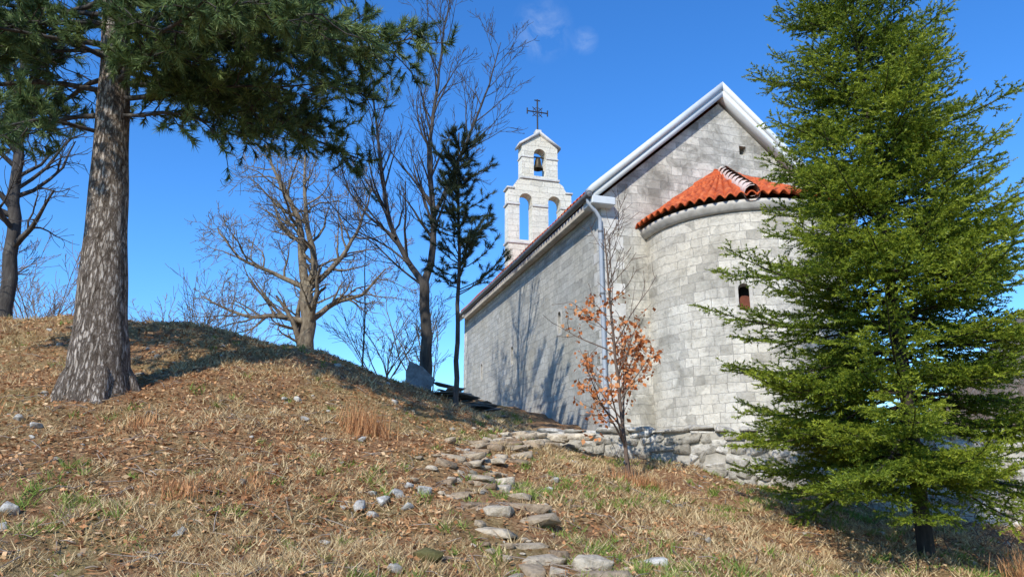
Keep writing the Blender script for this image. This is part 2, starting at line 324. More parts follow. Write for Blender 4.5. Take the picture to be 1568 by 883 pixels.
plate('apse_window_surround',arch(0,wz-.06,.175,wz+.645),[arch(0,wz,.11,wz+.57)],.03,wf,M_dressed,church)
def wf2(a,b,c): 
    q=wc+tn*a+dn*(c-.17); return (q[0],q[1],b)
plate('apse_window_reveal',arch(0,wz-.1,.22,wz+.70),[arch(0,wz,.11,wz+.57)],.28,wf2,M_dressed,church)
def wf3(a,b,c): 
    q=wc+tn*a+dn*(c-.26); return (q[0],q[1],b)
plate('apse_window_shutter',arch(0,wz-.1,.2,wz+.36),[],.03,wf3,M_red,church)
plate('apse_window_dark',arch(0,wz-.1,.25,wz+.8),[],.03,lambda a,b,c:wf3(a,b,c-.06),M_dark,church)
def ringprof(name,prof,mat):
    pts=[apath(R+o,91) for o,_ in prof]; m=len(pts[0]); V=[]
    for (o,z),p in zip(prof,pts): V+=[(a[0],min(a[1],-.003),z) for a in p]
    k=len(prof); F=[(i*m+j,i*m+j+1,((i+1)%k)*m+j+1,((i+1)%k)*m+j) for i in range(k) for j in range(m-1)]
    np_mesh(name,V,F,mat,parent=church)
ringprof('apse_cornice',[(-.05,5.46),(.05,5.46),(.08,5.50),(.16,5.58),(.16,5.66),(-.05,5.66)],M_dressed)
Pe=apath(R+.27,401); le=np.r_[0,np.cumsum(np.hypot(*np.diff(Pe,axis=0).T))]; le/=le[-1]
def coneP(u,v):
    ex=np.interp(u,le,Pe[:,0]); ey=np.interp(u,le,Pe[:,1])
    ax=acx+(u-.5)*.5; ay=-.02
    v2=v*.985
    return np.stack([ex+(ax-ex)*v2,ey+(ay-ey)*v2,5.70+1.75*v2],-1)
tiles('apse_roof_tiles',coneP,40*10+1,49,40,7,.10,M_tile,church,A([0,0,1.]))
T=Tubes()
uh=np.interp(.4+(math.radians(-27)+math.pi/2)*2.57,[0,.8+math.pi*2.57],[0,1])
for k in range(9):
    a=coneP(A([uh]),A([k/9*.98]))[0]; b=coneP(A([uh]),A([(k+1.15)/9*.98]))[0]
    T.add([a+A([0,0,.12]),b+A([0,0,.07])],[.14,.115],12)
T.obj('apse_ridge_tiles',M_mort,church)
T=Tubes()
a=coneP(A([uh]),A([.0]))[0]; b=coneP(A([uh]),A([.98]))[0]; T.add([a+A([0,0,.05]),b+A([0,0,.02])],[.17,.14],10)
T.obj('apse_ridge_bedding',M_mort,church)
# belfry
bc=Wd/2-.2; y_b=Ln-.35
out=[(-1.5,6),(1.5,6),(1.5,12.35),(1.25,12.45),(1.1,12.75),(.86,12.9),(.86,14.55),(0,15.15),(-.86,14.55),(-.86,12.9),(-1.1,12.75),(-1.25,12.45),(-1.5,12.35)]
out=[(bc+a,b) for a,b in out]
plate('belfry_wall',out,[arch(bc-.68,10.0,.3,12.2),arch(bc+.68,10.0,.3,12.2),arch(bc,13.1,.29,14.45)],.55,lambda a,b,c:(a,y_b+c,b),M_bell,church)
def cor(nm,a,b,z,h,pr): boxm(nm,bc+a,bc+b,y_b-.275-pr,y_b+.275+pr,z,z+h,M_quoin,church,.015)
for sgn,(a,b) in enumerate(((-1.56,-.96),(-.38,.38),(.96,1.56))): cor('impost_%d'%sgn,a,b,11.6,.11,.05)
cor('tier_cornice',-.94,.94,12.9,.11,.06); cor('impost_tl',-.90,-.3,13.95,.08,.04); cor('impost_tr',.3,.90,13.95,.08,.04)
cor('belfry_string',-1.56,1.56,9.8,.11,.05)
cor('shoulder_l',-1.57,-1.2,12.36,.09,.05); cor('shoulder_r',1.2,1.57,12.36,.09,.05)
for sg in (-1,1):
    V=[]
    for yy in (y_b-.36,y_b+.36):
        V+=[(bc+sg*1.0,yy,14.5),(bc+sg*1.0,yy,14.62),(bc,yy,15.32),(bc,yy,15.16)]
    np_mesh('pediment_'+('l' if sg<0 else 'r'),V,[(0,1,2,3),(4,7,6,5),(0,4,5,1),(1,5,6,2),(2,6,7,3),(3,7,4,0)],M_quoin,parent=church)
cor('cross_base',-.14,.14,15.25,.22,-.1)
T=Tubes(); yb=y_b
T.add([(bc,yb,15.4),(bc,yb,17.1)],.035,6); T.add([(bc-.5,yb,16.45),(bc+.5,yb,16.45)],.035,6)
for sx in (-.5,.5): T.add([(bc+sx,yb,16.3),(bc+sx,yb,16.6)],.03,6)
T.add([(bc-.14,yb,17.05),(bc+.14,yb,17.05)],.03,6)
for sx in (-1,1):
    for sz in (-1,1): T.add([(bc+sx*.06,yb,16.45+sz*.06),(bc+sx*.24,yb,16.45+sz*.24)],.02,5)
T.add([(bc+.22*math.cos(t),yb,16.45+.22*math.sin(t)) for t in np.linspace(0,2*math.pi,16)],.015,5)
T.obj('iron_cross',M_iron,church)
T=Tubes(); T.add([(bc,yb,14.12),(bc,yb,14.08),(bc,yb,14.0),(bc,yb,13.8),(bc,yb,13.62),(bc,yb,13.55)],[.02,.1,.13,.16,.21,.25],16)
T.add([(bc-.29,yb,14.14),(bc+.29,yb,14.14)],.04,6); T.add([(bc,yb,13.75),(bc,yb,13.48)],[.02,.05],6); T.obj('bell',M_bronze,church)
# ---------------------------------------------------------------- rocks
def hull(seed,e=.55,npt=26,bv=.02):
    r=np.random.default_rng(seed); p=r.normal(size=(npt,3)); p/=np.linalg.norm(p,axis=1,keepdims=True)
    p=np.sign(p)*np.abs(p)**e; p*=r.uniform(.70,1.08,(npt,1))
    bm=bmesh.new(); vs=[bm.verts.new(q) for q in p]; bmesh.ops.convex_hull(bm,input=vs)
    bmesh.ops.delete(bm,geom=[v for v in bm.verts if not v.link_faces],context='VERTS')
    bmesh.ops.bevel(bm,geom=bm.edges[:],offset=bv,segments=1,affect='EDGES'); bmesh.ops.triangulate(bm,faces=bm.faces[:])
    bm.verts.ensure_lookup_table(); V=A([v.co[:] for v in bm.verts]); F=A([[v.index for v in f.verts] for f in bm.faces]); bm.free(); return V,F
HB=[hull(i,.42,20,.02) for i in range(14)]; HR=[hull(50+i,.8,16,.03) for i in range(14)]
class Rocks:
    def __init__(s): s.V=[];s.F=[];s.R=[];s.n=0
    def add(s,c,size,rz,tilt=(0,0),base=None,rnd=None):
        V,F=(base or HR)[rng.integers(14)]; V=V*A(size)
        M=A((Matrix.Rotation(rz,3,'Z')@Matrix.Rotation(tilt[0],3,'X')@Matrix.Rotation(tilt[1],3,'Y')))
        V=V@M.T+A(c); s.V.append(V); s.F.append(F+s.n); s.n+=len(V); s.R.append(np.full(len(F),rng.random() if rnd is None else rnd))
    def obj(s,name,mat): return np_mesh(name,np.concatenate(s.V),np.concatenate(s.F),mat,rnd=np.concatenate(s.R))
tw=Rocks(); seg=np.r_[0,np.cumsum(np.hypot(*np.diff(WL,axis=0).T))]
def wp(l): return np.interp(l,seg,WL[:,0]),np.interp(l,seg,WL[:,1]),np.interp(l,seg,WT)
zb=-1.35
while zb<.8:
    h=rng.uniform(.13,.26); l=rng.uniform(0,.2)
    while l<seg[-1]-.3:
        w=rng.uniform(.12,.46); x,y,zt=wp(l+w/2); x2,y2,_=wp(l+w/2+.1); az=math.atan2(y2-y,x2-x); gz=g1(x,y-.15)
        if zb+h>gz-.12 and zb+h/2<zt-.04:
            tw.add((x,y+.10+rng.uniform(-.02,.02),zb+h/2+rng.uniform(-.06,.06)),(w*.60,.17+rng.uniform(0,.03),h*rng.uniform(.50,.74)),az,(rng.uniform(-.12,.12),rng.uniform(-.35,.35)),HB)
        l+=w
    zb+=h*.92
l=0
while l<seg[-1]-.4:
    w=rng.uniform(.3,.75); x,y,zt=wp(l+w/2); x2,y2,_=wp(l+w/2+.1)
    tw.add((x,y+.12,zt+rng.uniform(-.02,.04)),(w*.54,.27,rng.uniform(.05,.08)),math.atan2(y2-y,x2-x)+rng.uniform(-.08,.08),(rng.uniform(-.05,.05),rng.uniform(-.06,.06)),HB,rng.uniform(.6,1)); l+=w
tw.obj('terrace_retaining_wall',M_rock)
top=[(a,b+.0) for a,b in WL]+[(16,12.3),(16,30),(9.5,30),(6,21),(3,18),(2.1,16.2)]
nt_=len(top); V=[(a,b,(float(np.interp(a,WL[:,0],WT))-.05 if i<8 else .74)) for i,(a,b) in enumerate(top)]+[(a,b,-1.6) for a,b in top]
bm=bmesh.new(); vs=[bm.verts.new(v) for v in V]; ft=bm.faces.new(vs[:nt_])
for i in range(nt_): bm.faces.new((vs[i],vs[i+nt_],vs[(i+1)%nt_+nt_],vs[(i+1)%nt_]))
bmesh.ops.triangulate(bm,faces=[ft]); me=bpy.data.meshes.new('terrace'); bm.to_mesh(me); bm.free(); me.materials.append(M_mortar); link(bpy.data.objects.new('terrace',me))
SP=A([(.45,6.0),(.36,6.4),(.1,6.9),(-.09,7.3),(-.3,7.9),(-.5,8.5),(-.52,9.6),(-.43,10.8),(-.15,12),(.3,13),(.6,13.7)])
sl=np.r_[0,np.cumsum(np.hypot(*np.diff(SP,axis=0).T))]
st=Rocks(); l=.1
while l<sl[-1]:
    x,y=np.interp(l,sl,SP[:,0]),np.interp(l,sl,SP[:,1]); wrow=rng.uniform(.6,1.05); a=-wrow/2+rng.uniform(-.18,.18)
    while a<wrow/2:
        w=rng.uniform(.14,.46); px=x+a+w/2; py=y+rng.uniform(-.12,.12)
        if rng.random()<.88: st.add((px,py,g1(px,py)+rng.uniform(-.03,.025)),(w*.60,rng.uniform(.10,.20),rng.uniform(.045,.08)),rng.uniform(-.6,.6),(rng.uniform(-.14,.14),rng.uniform(-.15,.15)),HB)
        a+=w+.02
    l+=rng.uniform(.30,.44)
for k in range(90):
    l=rng.uniform(0,sl[-1]); x,y=np.interp(l,sl,SP[:,0])+rng.normal()*.4,np.interp(l,sl,SP[:,1]); s=rng.uniform(.025,.08); st.add((x,y,g1(x,y)+s*.2),(s*1.4,s,s*.6),rng.uniform(0,6),(rng.uniform(-.3,.3),0))
for k in range(14):
    x=rng.uniform(-.3,1.3); y=13.2+rng.uniform(-.2,.7); st.add((x,y,max(g1(x,y),.6 if x>.6 else 0)+.05),(rng.uniform(.18,.42),.2,.08),rng.uniform(-.5,.5),(0,rng.uniform(-.15,.15)),HB,rng.uniform(.6,1))
st.obj('stone_steps',M_step)
ls=Rocks()
for k in range(480):
    Yd=4.8+rng.random()**.8*11; az=rng.uniform(-.8,.75); x=az*Yd
    if behind_wall(x,Yd) : continue
    s=.012+.055*rng.random()**3
    if rng.random()<.05: s*=1.7
    ls.add((x,Yd,g1(x,Yd)+s*.15),(s*rng.uniform(1,1.6),s*rng.uniform(.8,1.2),s*rng.uniform(.6,.9)),rng.uniform(0,6.3),(rng.uniform(-.3,.3),rng.uniform(-.3,.3)),rnd=rng.random()**1.5)
for (x,y) in [(-1.3,7.6),(-1.45,7.8),(-1.2,7.9),(-1.35,7.3),(-1.05,7.5),(-1.5,7.4),(-4.2,6.3),(-4.35,6.1),(-4.0,5.9),(-2.9,10.2),(-3.4,11.5),(-2,9.8),(-5.6,8.6),(-5.9,8.7),(-.9,5.9),(-1.15,8.2),(-.95,8.0)]:
    s=rng.uniform(.045,.09); ls.add((x,y,g1(x,y)+s*.3),(s*1.3,s,s*.8),rng.uniform(0,6.3),(0,.2),rnd=rng.uniform(.6,1))
ls.obj('loose_stones',M_rock)
mo=Rocks(); mo.add((-.68,6.25,g1(-.68,6.25)+.03),(.15,.12,.09),.3)
M_moss=mat_attr('mossy_rock',[(0,(.07,.075,.02)),(1,(.16,.14,.05))]); grain(M_moss,14); mo.obj('mossy_stone',M_moss)
sb=Rocks()
zs_=g1(-2.0,15.6)
V=[];prof=[(-.30,-.10),(.22,-.12),(.34,.12),(.06,.42),(-.22,.55),(-.30,.3)]
M4=Matrix.Translation((-2.0,15.6,zs_+.1))@Matrix.Rotation(.25,4,'Z')@Matrix.Rotation(-.3,4,'X')
for yy in (-.025,.025):
    for (a,b) in prof: V.append(tuple(M4@Vector((a,yy,b))))
bm=bmesh.new(); vs=[bm.verts.new(v) for v in V]; bm.faces.new(vs[:6]); bm.faces.new(vs[6:][::-1])
for i in range(6): bm.faces.new((vs[i],vs[i+6],vs[(i+1)%6+6],vs[(i+1)%6]))
bmesh.ops.recalc_face_normals(bm,faces=bm.faces); me=bpy.data.meshes.new('leaning_stone_slab'); bm.to_mesh(me); bm.free()
a=me.attributes.new('rnd','FLOAT','FACE'); a.data.foreach_set('value',[.7]*8); me.materials.append(M_slate); link(bpy.data.objects.new('leaning_stone_slab',me))
for k in range(22):
    x=-1.05+rng.uniform(-.5,.55); y=15.9+rng.uniform(-.3,.3)
    sb.add((x,y,g1(x,y)+.05+.03*(k%9)),(rng.uniform(.25,.5),rng.uniform(.2,.35),.022),rng.uniform(0,3),(rng.uniform(-.1,.1),rng.uniform(-.2,.3)),HB)
sb.obj('stone_slab_heap',M_slate)
# ---------------------------------------------------------------- ground cover
def inpath(x,y): 
    px=np.interp(y,SP[:,1],SP[:,0]); return (np.abs(x-px)<.45)&(y<13.9)
def pnoise(x,y): return np.sin(1.3*x+.6*y)+np.sin(2.1*y-1.1*x+2)+.6*np.sin(3.7*x+4.1*y)
def litterzone(x,y): return ((x<-.3-.05*y)&(y>6.8)).astype(float)
NC=11500
cY=4.3+(rng.random(NC)**1.2)*14; cx_=rng.uniform(-.86,.86,NC)*cY
keep=~behind_wall(cx_,cY)&~(inpath(cx_,cY)&(rng.random(NC)<.75))&(rng.random(NC)<np.clip(.78+.25*pnoise(cx_,cY)-.45*litterzone(cx_,cY),.08,1))
cx_=cx_[keep];cY=cY[keep]; ncl=len(cx_); gcl=rng.random(ncl)<np.clip(.32+.22*pnoise(cx_*.8+3,cY*.8)-.22*litterzone(cx_,cY),.05,.75); ch=rng.uniform(.035,.14,ncl)*np.where(rng.random(ncl)<.1,1.5,1); cs=rng.uniform(.015,.07,ncl)
kb=20; i_=np.repeat(np.arange(ncl),kb)
x1=cx_[i_]+rng.normal(size=len(i_))*cs[i_]; y1=cY[i_]+rng.normal(size=len(i_))*cs[i_]; h1=ch[i_]*rng.uniform(.4,1,len(i_)); g1_=np.where(gcl[i_],rng.uniform(.66,1,len(i_)),rng.uniform(0,.64,len(i_)))
N=110000
Yd=4.3+(rng.random(N)**1.25)*15; x=rng.uniform(-.86,.86,N)*Yd
keep=~behind_wall(x,Yd)&~(inpath(x,Yd)&(rng.random(N)<.8))&(rng.random(N)<np.clip(.6+.22*pnoise(x,Yd)-.2*litterzone(x,Yd),.12,1))
x=x[keep];Yd=Yd[keep];N=len(x)
x=np.r_[x,x1];Yd=np.r_[Yd,y1];h=np.r_[rng.uniform(.015,.05,N),h1]; gr=np.r_[rng.random(N)*.64,g1_]; N=len(x); z=ground(x,Yd)
th=rng.uniform(0,6.283,N); ln=rng.uniform(.3,1.7,N)
w=.0025+.0007*Yd; ca,sa=np.cos(th),np.sin(th); wa_=rng.uniform(0,6.283,N)
b=np.c_[x,Yd,z-.005]; wd=np.c_[np.cos(wa_)*w,np.sin(wa_)*w,0*w]; tip=b+np.c_[ca*h*ln,sa*h*ln,h]
V=np.stack([b-wd,b+wd,tip],1).reshape(-1,3)
np_mesh('grass',V,np.arange(3*N).reshape(-1,3),M_grass,rnd=gr)
N=125000
Yd=4.5+(rng.random(N)**1.1)*13; x=rng.uniform(-.86,.86,N)*Yd
keep=~behind_wall(x,Yd)&(rng.random(N)<np.clip(.27+.2*pnoise(x+5,Yd*1.1)+.6*litterzone(x,Yd),.1,1))
x=x[keep];Yd=Yd[keep];N=len(x); z=ground(x,Yd)+rng.uniform(.004,.04,N)
a=rng.normal(size=(N,3)); a[:,2]*=.35; a/=np.linalg.norm(a,axis=1,keepdims=True); c=rng.normal(size=(N,3)); c[:,2]*=.35
c-= (c*a).sum(1,keepdims=True)*a; c/=np.linalg.norm(c,axis=1,keepdims=True)
L_=rng.uniform(.015,.042,N)[:,None]; straw=rng.random(N)<.5; L_[straw]*=2.0; Wd_=np.where(straw,.004,rng.uniform(.010,.024,N))[:,None]
p=np.c_[x,Yd,z]; V=np.stack([p-a*L_,p+c*Wd_,p+a*L_,p-c*Wd_],1).reshape(-1,3)
np_mesh('leaf_litter',V,np.arange(4*N).reshape(-1,4),M_leaf,rnd=rng.random(N))
T=Tubes()
for k in range(800):
    y=rng.uniform(5,14); x=rng.uniform(-.8,.5)*y
    if behind_wall(x,y): continue
    t=rng.uniform(0,6.28); l=rng.uniform(.08,.35); x2,y2=x+math.cos(t)*l,y+math.sin(t)*l
    T.add([(x,y,g1(x,y)+.02),((x+x2)/2+rng.normal()*.01,(y+y2)/2,g1((x+x2)/2,(y+y2)/2)+.035),(x2,y2,g1(x2,y2)+.03)],[.006,.005,.003],4)
T.obj('fallen_twigs',mat_noise('twig_litter',[(.3,(.14,.10,.075)),(.7,(.40,.33,.26))],3,.9,.2))
Vt=[]
for (x0,y0,hh,nn) in [(-2.0,10.2,.5,260),(-2.2,10.4,.4,160),(-6.9,8.6,.5,180),(-6.6,8.9,.35,160),(1.7,10.6,.3,150),(1.95,10.9,.25,100),(4.6,6.6,.35,200),(5.6,8.2,.5,200),(6.0,8.6,.5,200),(-3,6.8,.16,200),(-2.6,7.2,.15,160),(-4.6,9.0,.2,120)]:
    for k in range(nn):
        x=x0+rng.normal()*.16; y=y0+rng.normal()*.12; z=g1(x,y); h=hh*rng.uniform(.4,1); t=rng.uniform(0,6.28); l=rng.uniform(.1,.8)*h
        p=A([x,y,z]); w=A([math.cos(t+1.5)*.006,math.sin(t+1.5)*.006,0]); Vt+=[p-w,p+w,p+A([math.cos(t)*l,math.sin(t)*l,h])]
np_mesh('dry_grass_tufts',Vt,np.arange(len(Vt)).reshape(-1,3),M_leaf,rnd=rng.random(len(Vt)//3)*.6+.2)
# ---------------------------------------------------------------- trees
def perp(d):
    a=np.cross(d,rng.normal(size=3)); return nrm(a)
def grow(T,p,d,L,r,lvl,tips=None,wob=.2,up=.06,nch=(7,5,4,3),ratio=.55,minr=.006,spread=.8,sides=5,seg=5):
    d=nrm(d); pts=[p]; dirs=[d]
    for i in range(seg):
        d=nrm(d+rng.normal(size=3)*wob+A([0,0,up])); p=p+d*L/seg; pts.append(p); dirs.append(d)
    s=np.linspace(0,1,seg+1); rad=np.maximum(r*(1-.75*s),minr*.8); T.add(pts,rad,max(3,sides))
    if tips is not None: tips.append((pts[-1],dirs[-1],lvl))
    if lvl<=0: return
    children(T,A(pts),rad,L,lvl,tips,wob,up,nch,ratio,minr,spread,sides)
def children(T,pts,rad,L,lvl,tips=None,wob=.2,up=.06,nch=(7,5,4,3),ratio=.55,minr=.006,spread=.8,sides=5,s0=.2,num=None):
    k=num or nch[min(lvl-1,len(nch)-1)]
    m=len(pts)-1
    for i in range(k):
        s=s0+(1-s0)*(i+rng.random())/k; f=s*m; j=min(int(f),m-1); q=pts[j]+(pts[j+1]-pts[j])*(f-j); t=nrm(pts[j+1]-pts[j])
        rr=np.interp(f,np.arange(m+1),rad); a=rng.uniform(.6,1.2)*spread
        dd=t*math.cos(a)+perp(t)*math.sin(a)
        grow(T,q,dd,L*ratio*rng.uniform(.6,1.15)*(1.15-.5*s),max(rr*.55,minr),lvl-1,tips,wob,up,nch,ratio,minr,spread,max(3,sides-1))
def limb(T,pts,r0,r1,num,cl,lvl,sides=9,**k):
    pts=A(pts,float) if not isinstance(pts,np.ndarray) else pts
    t=np.arange(len(pts)); tt=np.linspace(0,len(pts)-1,(len(pts)-1)*4+1)
    q=np.stack([np.interp(tt,t,pts[:,i]) for i in range(3)],-1)
    for _ in range(2): q[1:-1]=(q[:-2]+q[1:-1]*2+q[2:])/4
    q[1:-1]+=rng.normal(size=q[1:-1].shape)*r0*.12
    rad=np.linspace(r0,r1,len(q)); T.add(q,rad,sides)
    if num: children(T,q,rad,cl/.55,lvl,num=num,sides=5,**k)
    return q,rad
def tri_needles(P,D,n,length,width,spreadlo,spreadhi):
    m=len(P); P=np.repeat(P,n,0); D=np.repeat(D,n,0); k=m*n
    q=rng.normal(size=(k,3)); q-=(q*D).sum(1,keepdims=True)*D; q/=np.linalg.norm(q,axis=1,keepdims=True)+1e-9
    a=rng.uniform(spreadlo,spreadhi,k)[:,None]; nd=D*np.cos(a)+q*np.sin(a)
    l=length*rng.uniform(.7,1.1,k)[:,None]; s=np.cross(nd,rng.normal(size=(k,3))); s/=np.linalg.norm(s,axis=1,keepdims=True)+1e-9
    return P,nd,l,s*width
def G(x,y,dz=-.15): return (x,y,g1(x,y)+dz)
bt=empty('bare_tree'); T=Tubes()
y=17
kw=dict(nch=(5,5,4),up=.10,wob=.12,ratio=.55,minr=.0065,spread=.62)
limb(T,A([G(-2.04,y),(-2.06,y,3.2),(-2.15,y,4.57)]),.15,.12,0,0,0)
limb(T,A([(-2.15,y,4.5),(-2.56,y+.1,5.07),(-3.09,y+.1,6.1),(-3.33,y,7.5),(-3.55,y,8.98),(-3.7,y,10.2)]),.085,.015,20,2.0,3,**kw)
limb(T,A([(-2.15,y,4.5),(-1.95,y,5.24),(-1.95,y-.1,6.27),(-2.17,y,8.05),(-2.0,y,9.5),(-1.86,y,11.3),(-1.67,y,12.6)]),.10,.012,26,2.1,3,**kw)
limb(T,A([(-1.95,y-.1,6.2),(-1.57,y+.1,7.3),(-1.08,y+.1,8.6),(-.59,y+.2,10.1),(-.3,y,11.2)]),.06,.01,16,1.7,3,**kw)
limb(T,A([(-2.9,y,5.7),(-3.6,y+.3,6.3),(-4.2,y+.4,7.0),(-4.6,y,8.2)]),.04,.01,10,1.4,3,**kw)
limb(T,A([(-2.1,y,4.4),(-2.8,y-.2,4.9),(-3.4,y-.4,5.5),(-4.4,y-.5,5.9)]),.03,.008,9,1.2,2,**kw)
limb(T,A([(-2.5,y,5.0),(-3.2,y+.2,5.6),(-4.0,y+.4,6.0),(-4.9,y-.5,6.9)]),.03,.008,9,1.2,2,**kw)
T.obj('trunk_and_branches',M_barkd,bt)
tt_=empty('bare_oak_tree'); T=Tubes(); y=24
kw=dict(nch=(6,5,5),up=.06,wob=.24,ratio=.56,minr=.010,spread=.9)
limb(T,A([G(-6.8,y),(-6.95,y,4.5),(-7.1,y,6.2)]),.29,.22,6,2.4,3,**kw)
limb(T,A([(-7.1,y,6.0),(-7.35,y,7.4),(-7.55,y,8.86),(-8.3,y,10.0),(-8.97,y,11.6)]),.17,.03,18,2.4,3,**kw)
limb(T,A([(-7.1,y,6.0),(-6.8,y,7.0),(-7.1,y-.4,8.2),(-7.3,y-.4,9.6),(-7.5,y,11.2)]),.15,.03,15,2.2,3,**kw)
limb(T,A([(-6.95,y,5.0),(-6.2,y+.3,5.8),(-5.2,y+.3,6.0),(-4.4,y,6.9)]),.12,.025,12,2.0,3,**kw)
limb(T,A([(-6.95,y,5.0),(-8.1,y+.2,5.3),(-9.2,y+.1,5.2),(-10.6,y,5.9)]),.12,.025,13,2.0,3,**kw)
limb(T,A([(-7.1,y,6.2),(-8.3,y+.2,6.8),(-9.6,y+.1,7.3),(-10.4,y,8.4)]),.10,.02,12,2.0,3,**kw)
limb(T,A([(-7.0,y,6.2),(-6.0,y+.3,7.4),(-5.4,y+.3,8.6),(-5.0,y,10)]),.11,.02,13,2.1,3,**kw)
T.obj('trunk_and_branches',M_barkt,tt_)
le_=empty('bare_tree.001'); T=Tubes(); y=16
kw=dict(nch=(6,5,5),up=.05,wob=.2,ratio=.56,minr=.008,spread=.85)
limb(T,A([G(-11.5,y),(-11.7,y,5.5),(-11.9,y,7),(-12.2,y,9.3),(-12.3,y,10.5)]),.17,.06,24,2.3,3,**kw)
T.obj('trunk_and_branches',M_barkd,le_)
def shrub(name,x,y,h,num,mat,minr=.006,sp=.5):
    e=empty(name); T=Tubes(); base=A(G(x,y,-.1))
    for i in range(num):
        d=nrm(A([rng.normal()*sp,rng.normal()*sp,1.])); grow(T,base+A([rng.normal()*.15,rng.normal()*.15,0]),d,h*rng.uniform(.6,1),.012+h*.003,2,wob=.14,up=.03,nch=(6,7),ratio=.45,minr=minr,spread=.6,sides=4)
    T.obj('stems',mat,e)
M_twig=mat_noise('twig_brown',[(.3,(.12,.09,.07)),(.7,(.30,.22,.17))],3,.9,.2)
shrub('bare_shrub',-9.5,22,3.6,16,M_twig,.008,.7); shrub('bare_shrub.001',-3.6,20,3.0,9,M_barkd,.007)
shrub('bare_shrub.002',-14,21,4.2,12,M_twig,.009); shrub('bare_shrub.003',-2.6,21,4,8,M_barkt,.008)
for i,(x,y,h) in enumerate([(13.5,19,3.0),(15.5,20,4),(12.2,20.5,3),(17.5,24,5.5),(14.5,24,4.5),(16.5,19,3.5),(20,27,7),(11.8,17,2.2),(13.2,16.5,2.4)]):
    shrub('bare_shrub.%03d'%(4+i),x,y,h,18,M_twig,.010)
shrub('bare_shrub.020',-12.6,15.5,2.8,12,M_twig,.008); shrub('bare_shrub.021',-11,23,3.2,12,M_twig,.009,.7)
e=empty('slender_sapling'); T=Tubes(); limb(T,A([G(-3.35,16),(-3.34,16,3.5),(-3.42,16,4.6),(-3.4,16,5.4)]),.022,.008,8,.4,1,sides=5,nch=(3,),up=.1,wob=.1,minr=.005); T.obj('stem',M_barkd,e)
e=empty('bramble_shrub'); T=Tubes()
for k in range(90):
    x=rng.uniform(5.4,8.8); y=rng.uniform(8.6,11.6); b=A(G(x,y,-.03)); grow(T,b,nrm(A([rng.normal()*.7,rng.normal()*.7,1.])),rng.uniform(.4,1.1),.007,1,wob=.2,up=-.05,nch=(3,),ratio=.5,minr=.004,sides=3)
T.obj('stems',M_barkr,e)
# black pine
pine=empty('black_pine_tree'); T=Tubes()
tr=A([(-5.72,10,.75),(-5.76,10,1.25),(-5.82,10,1.9),(-5.92,10,3.0),(-6.0,10,4.0),(-6.1,10,5.1),(-6.2,10,6.2),(-6.35,10,7.4),(-6.45,10,9),(-6.5,10,11.5),(-6.5,10,14.5)])
tt=np.linspace(0,10,101); q=np.stack([np.interp(tt,np.arange(11),tr[:,i]) for i in range(3)],-1)
for _ in range(4): q[1:-1]=(q[:-2]+2*q[1:-1]+q[2:])/4
rd=np.interp(q[:,2],[.7,1.0,1.4,2.0,3,4,5.1,6.2,7.4,9,14.5],[.52,.46,.40,.35,.30,.265,.235,.21,.19,.15,.03])
T.add(q,rd*(1+.02*np.sin(tt*5)),32)
for k in range(5):
    a=k*1.25+.3; T.add([(-5.77+.2*math.cos(a),10+.2*math.sin(a),1.6),(-5.76+.36*math.cos(a),10+.36*math.sin(a),1.25),(-5.76+.5*math.cos(a),10+.5*math.sin(a),g1(-5.75+.5*math.cos(a),10+.5*math.sin(a))-.08)],[.10,.14,.10],8)
T.obj('trunk',M_pinebark,pine)
T=Tubes(); tuftP=[];tuftD=[]
def pine_limb(z0,az,L,r,pitch,droop,dens=1.):
    base=A([np.interp(z0,tr[:,2],tr[:,0]),10,z0]); d=A([math.cos(az)*math.cos(pitch),math.sin(az)*math.cos(pitch),math.sin(pitch)])
    pts=[base];m=10;p=base
    for i in range(m):
        d=nrm(d+rng.normal(size=3)*.10+A([0,0,-droop if i<6 else droop*.8])); p=p+d*L/m; pts.append(p)
    pts=A(pts); rad=np.linspace(r,.010,m+1); T.add(pts,rad,7)
    nb=int(L*6.4*dens)
    for i in range(nb):
        s=.16+.84*(i+rng.random())/nb; f=s*m; j=min(int(f),m-1); b=pts[j]+(pts[j+1]-pts[j])*(f-j); t=nrm(pts[j+1]-pts[j])
        side=nrm(np.cross(t,A([0,0,1.])))*(1 if i%2 else -1)
        dd=nrm(t*.7+side*rng.uniform(.3,1.1)+A([0,0,rng.uniform(-.6,.55)])); l=rng.uniform(.45,1.15)*(1.15-.5*s)
        q=[b]; dd2=dd; bb=b
        for k in range(4): dd2=nrm(dd2+rng.normal(size=3)*.16+A([0,0,.03])); bb=bb+dd2*l/4; q.append(bb)
        T.add(q,[.012,.01,.009,.008,.006],4); tuftP.append(bb); tuftD.append(dd2)
        for k in range(rng.integers(4,7)):
            u=rng.uniform(.2,1); c=q[0]+(A(q[-1])-q[0])*u; d3=nrm(dd2*.6+rng.normal(size=3)*.65+A([0,0,.15])); ll=rng.uniform(.14,.40)
            T.add([c,c+d3*ll*.5,c+d3*ll],[.008,.007,.005],3); tuftP.append(c+d3*ll); tuftD.append(d3)
            if rng.random()<.35: tuftP.append(c+d3*ll*.45); tuftD.append(nrm(d3+rng.normal(size=3)*.3))
rad=math.radians
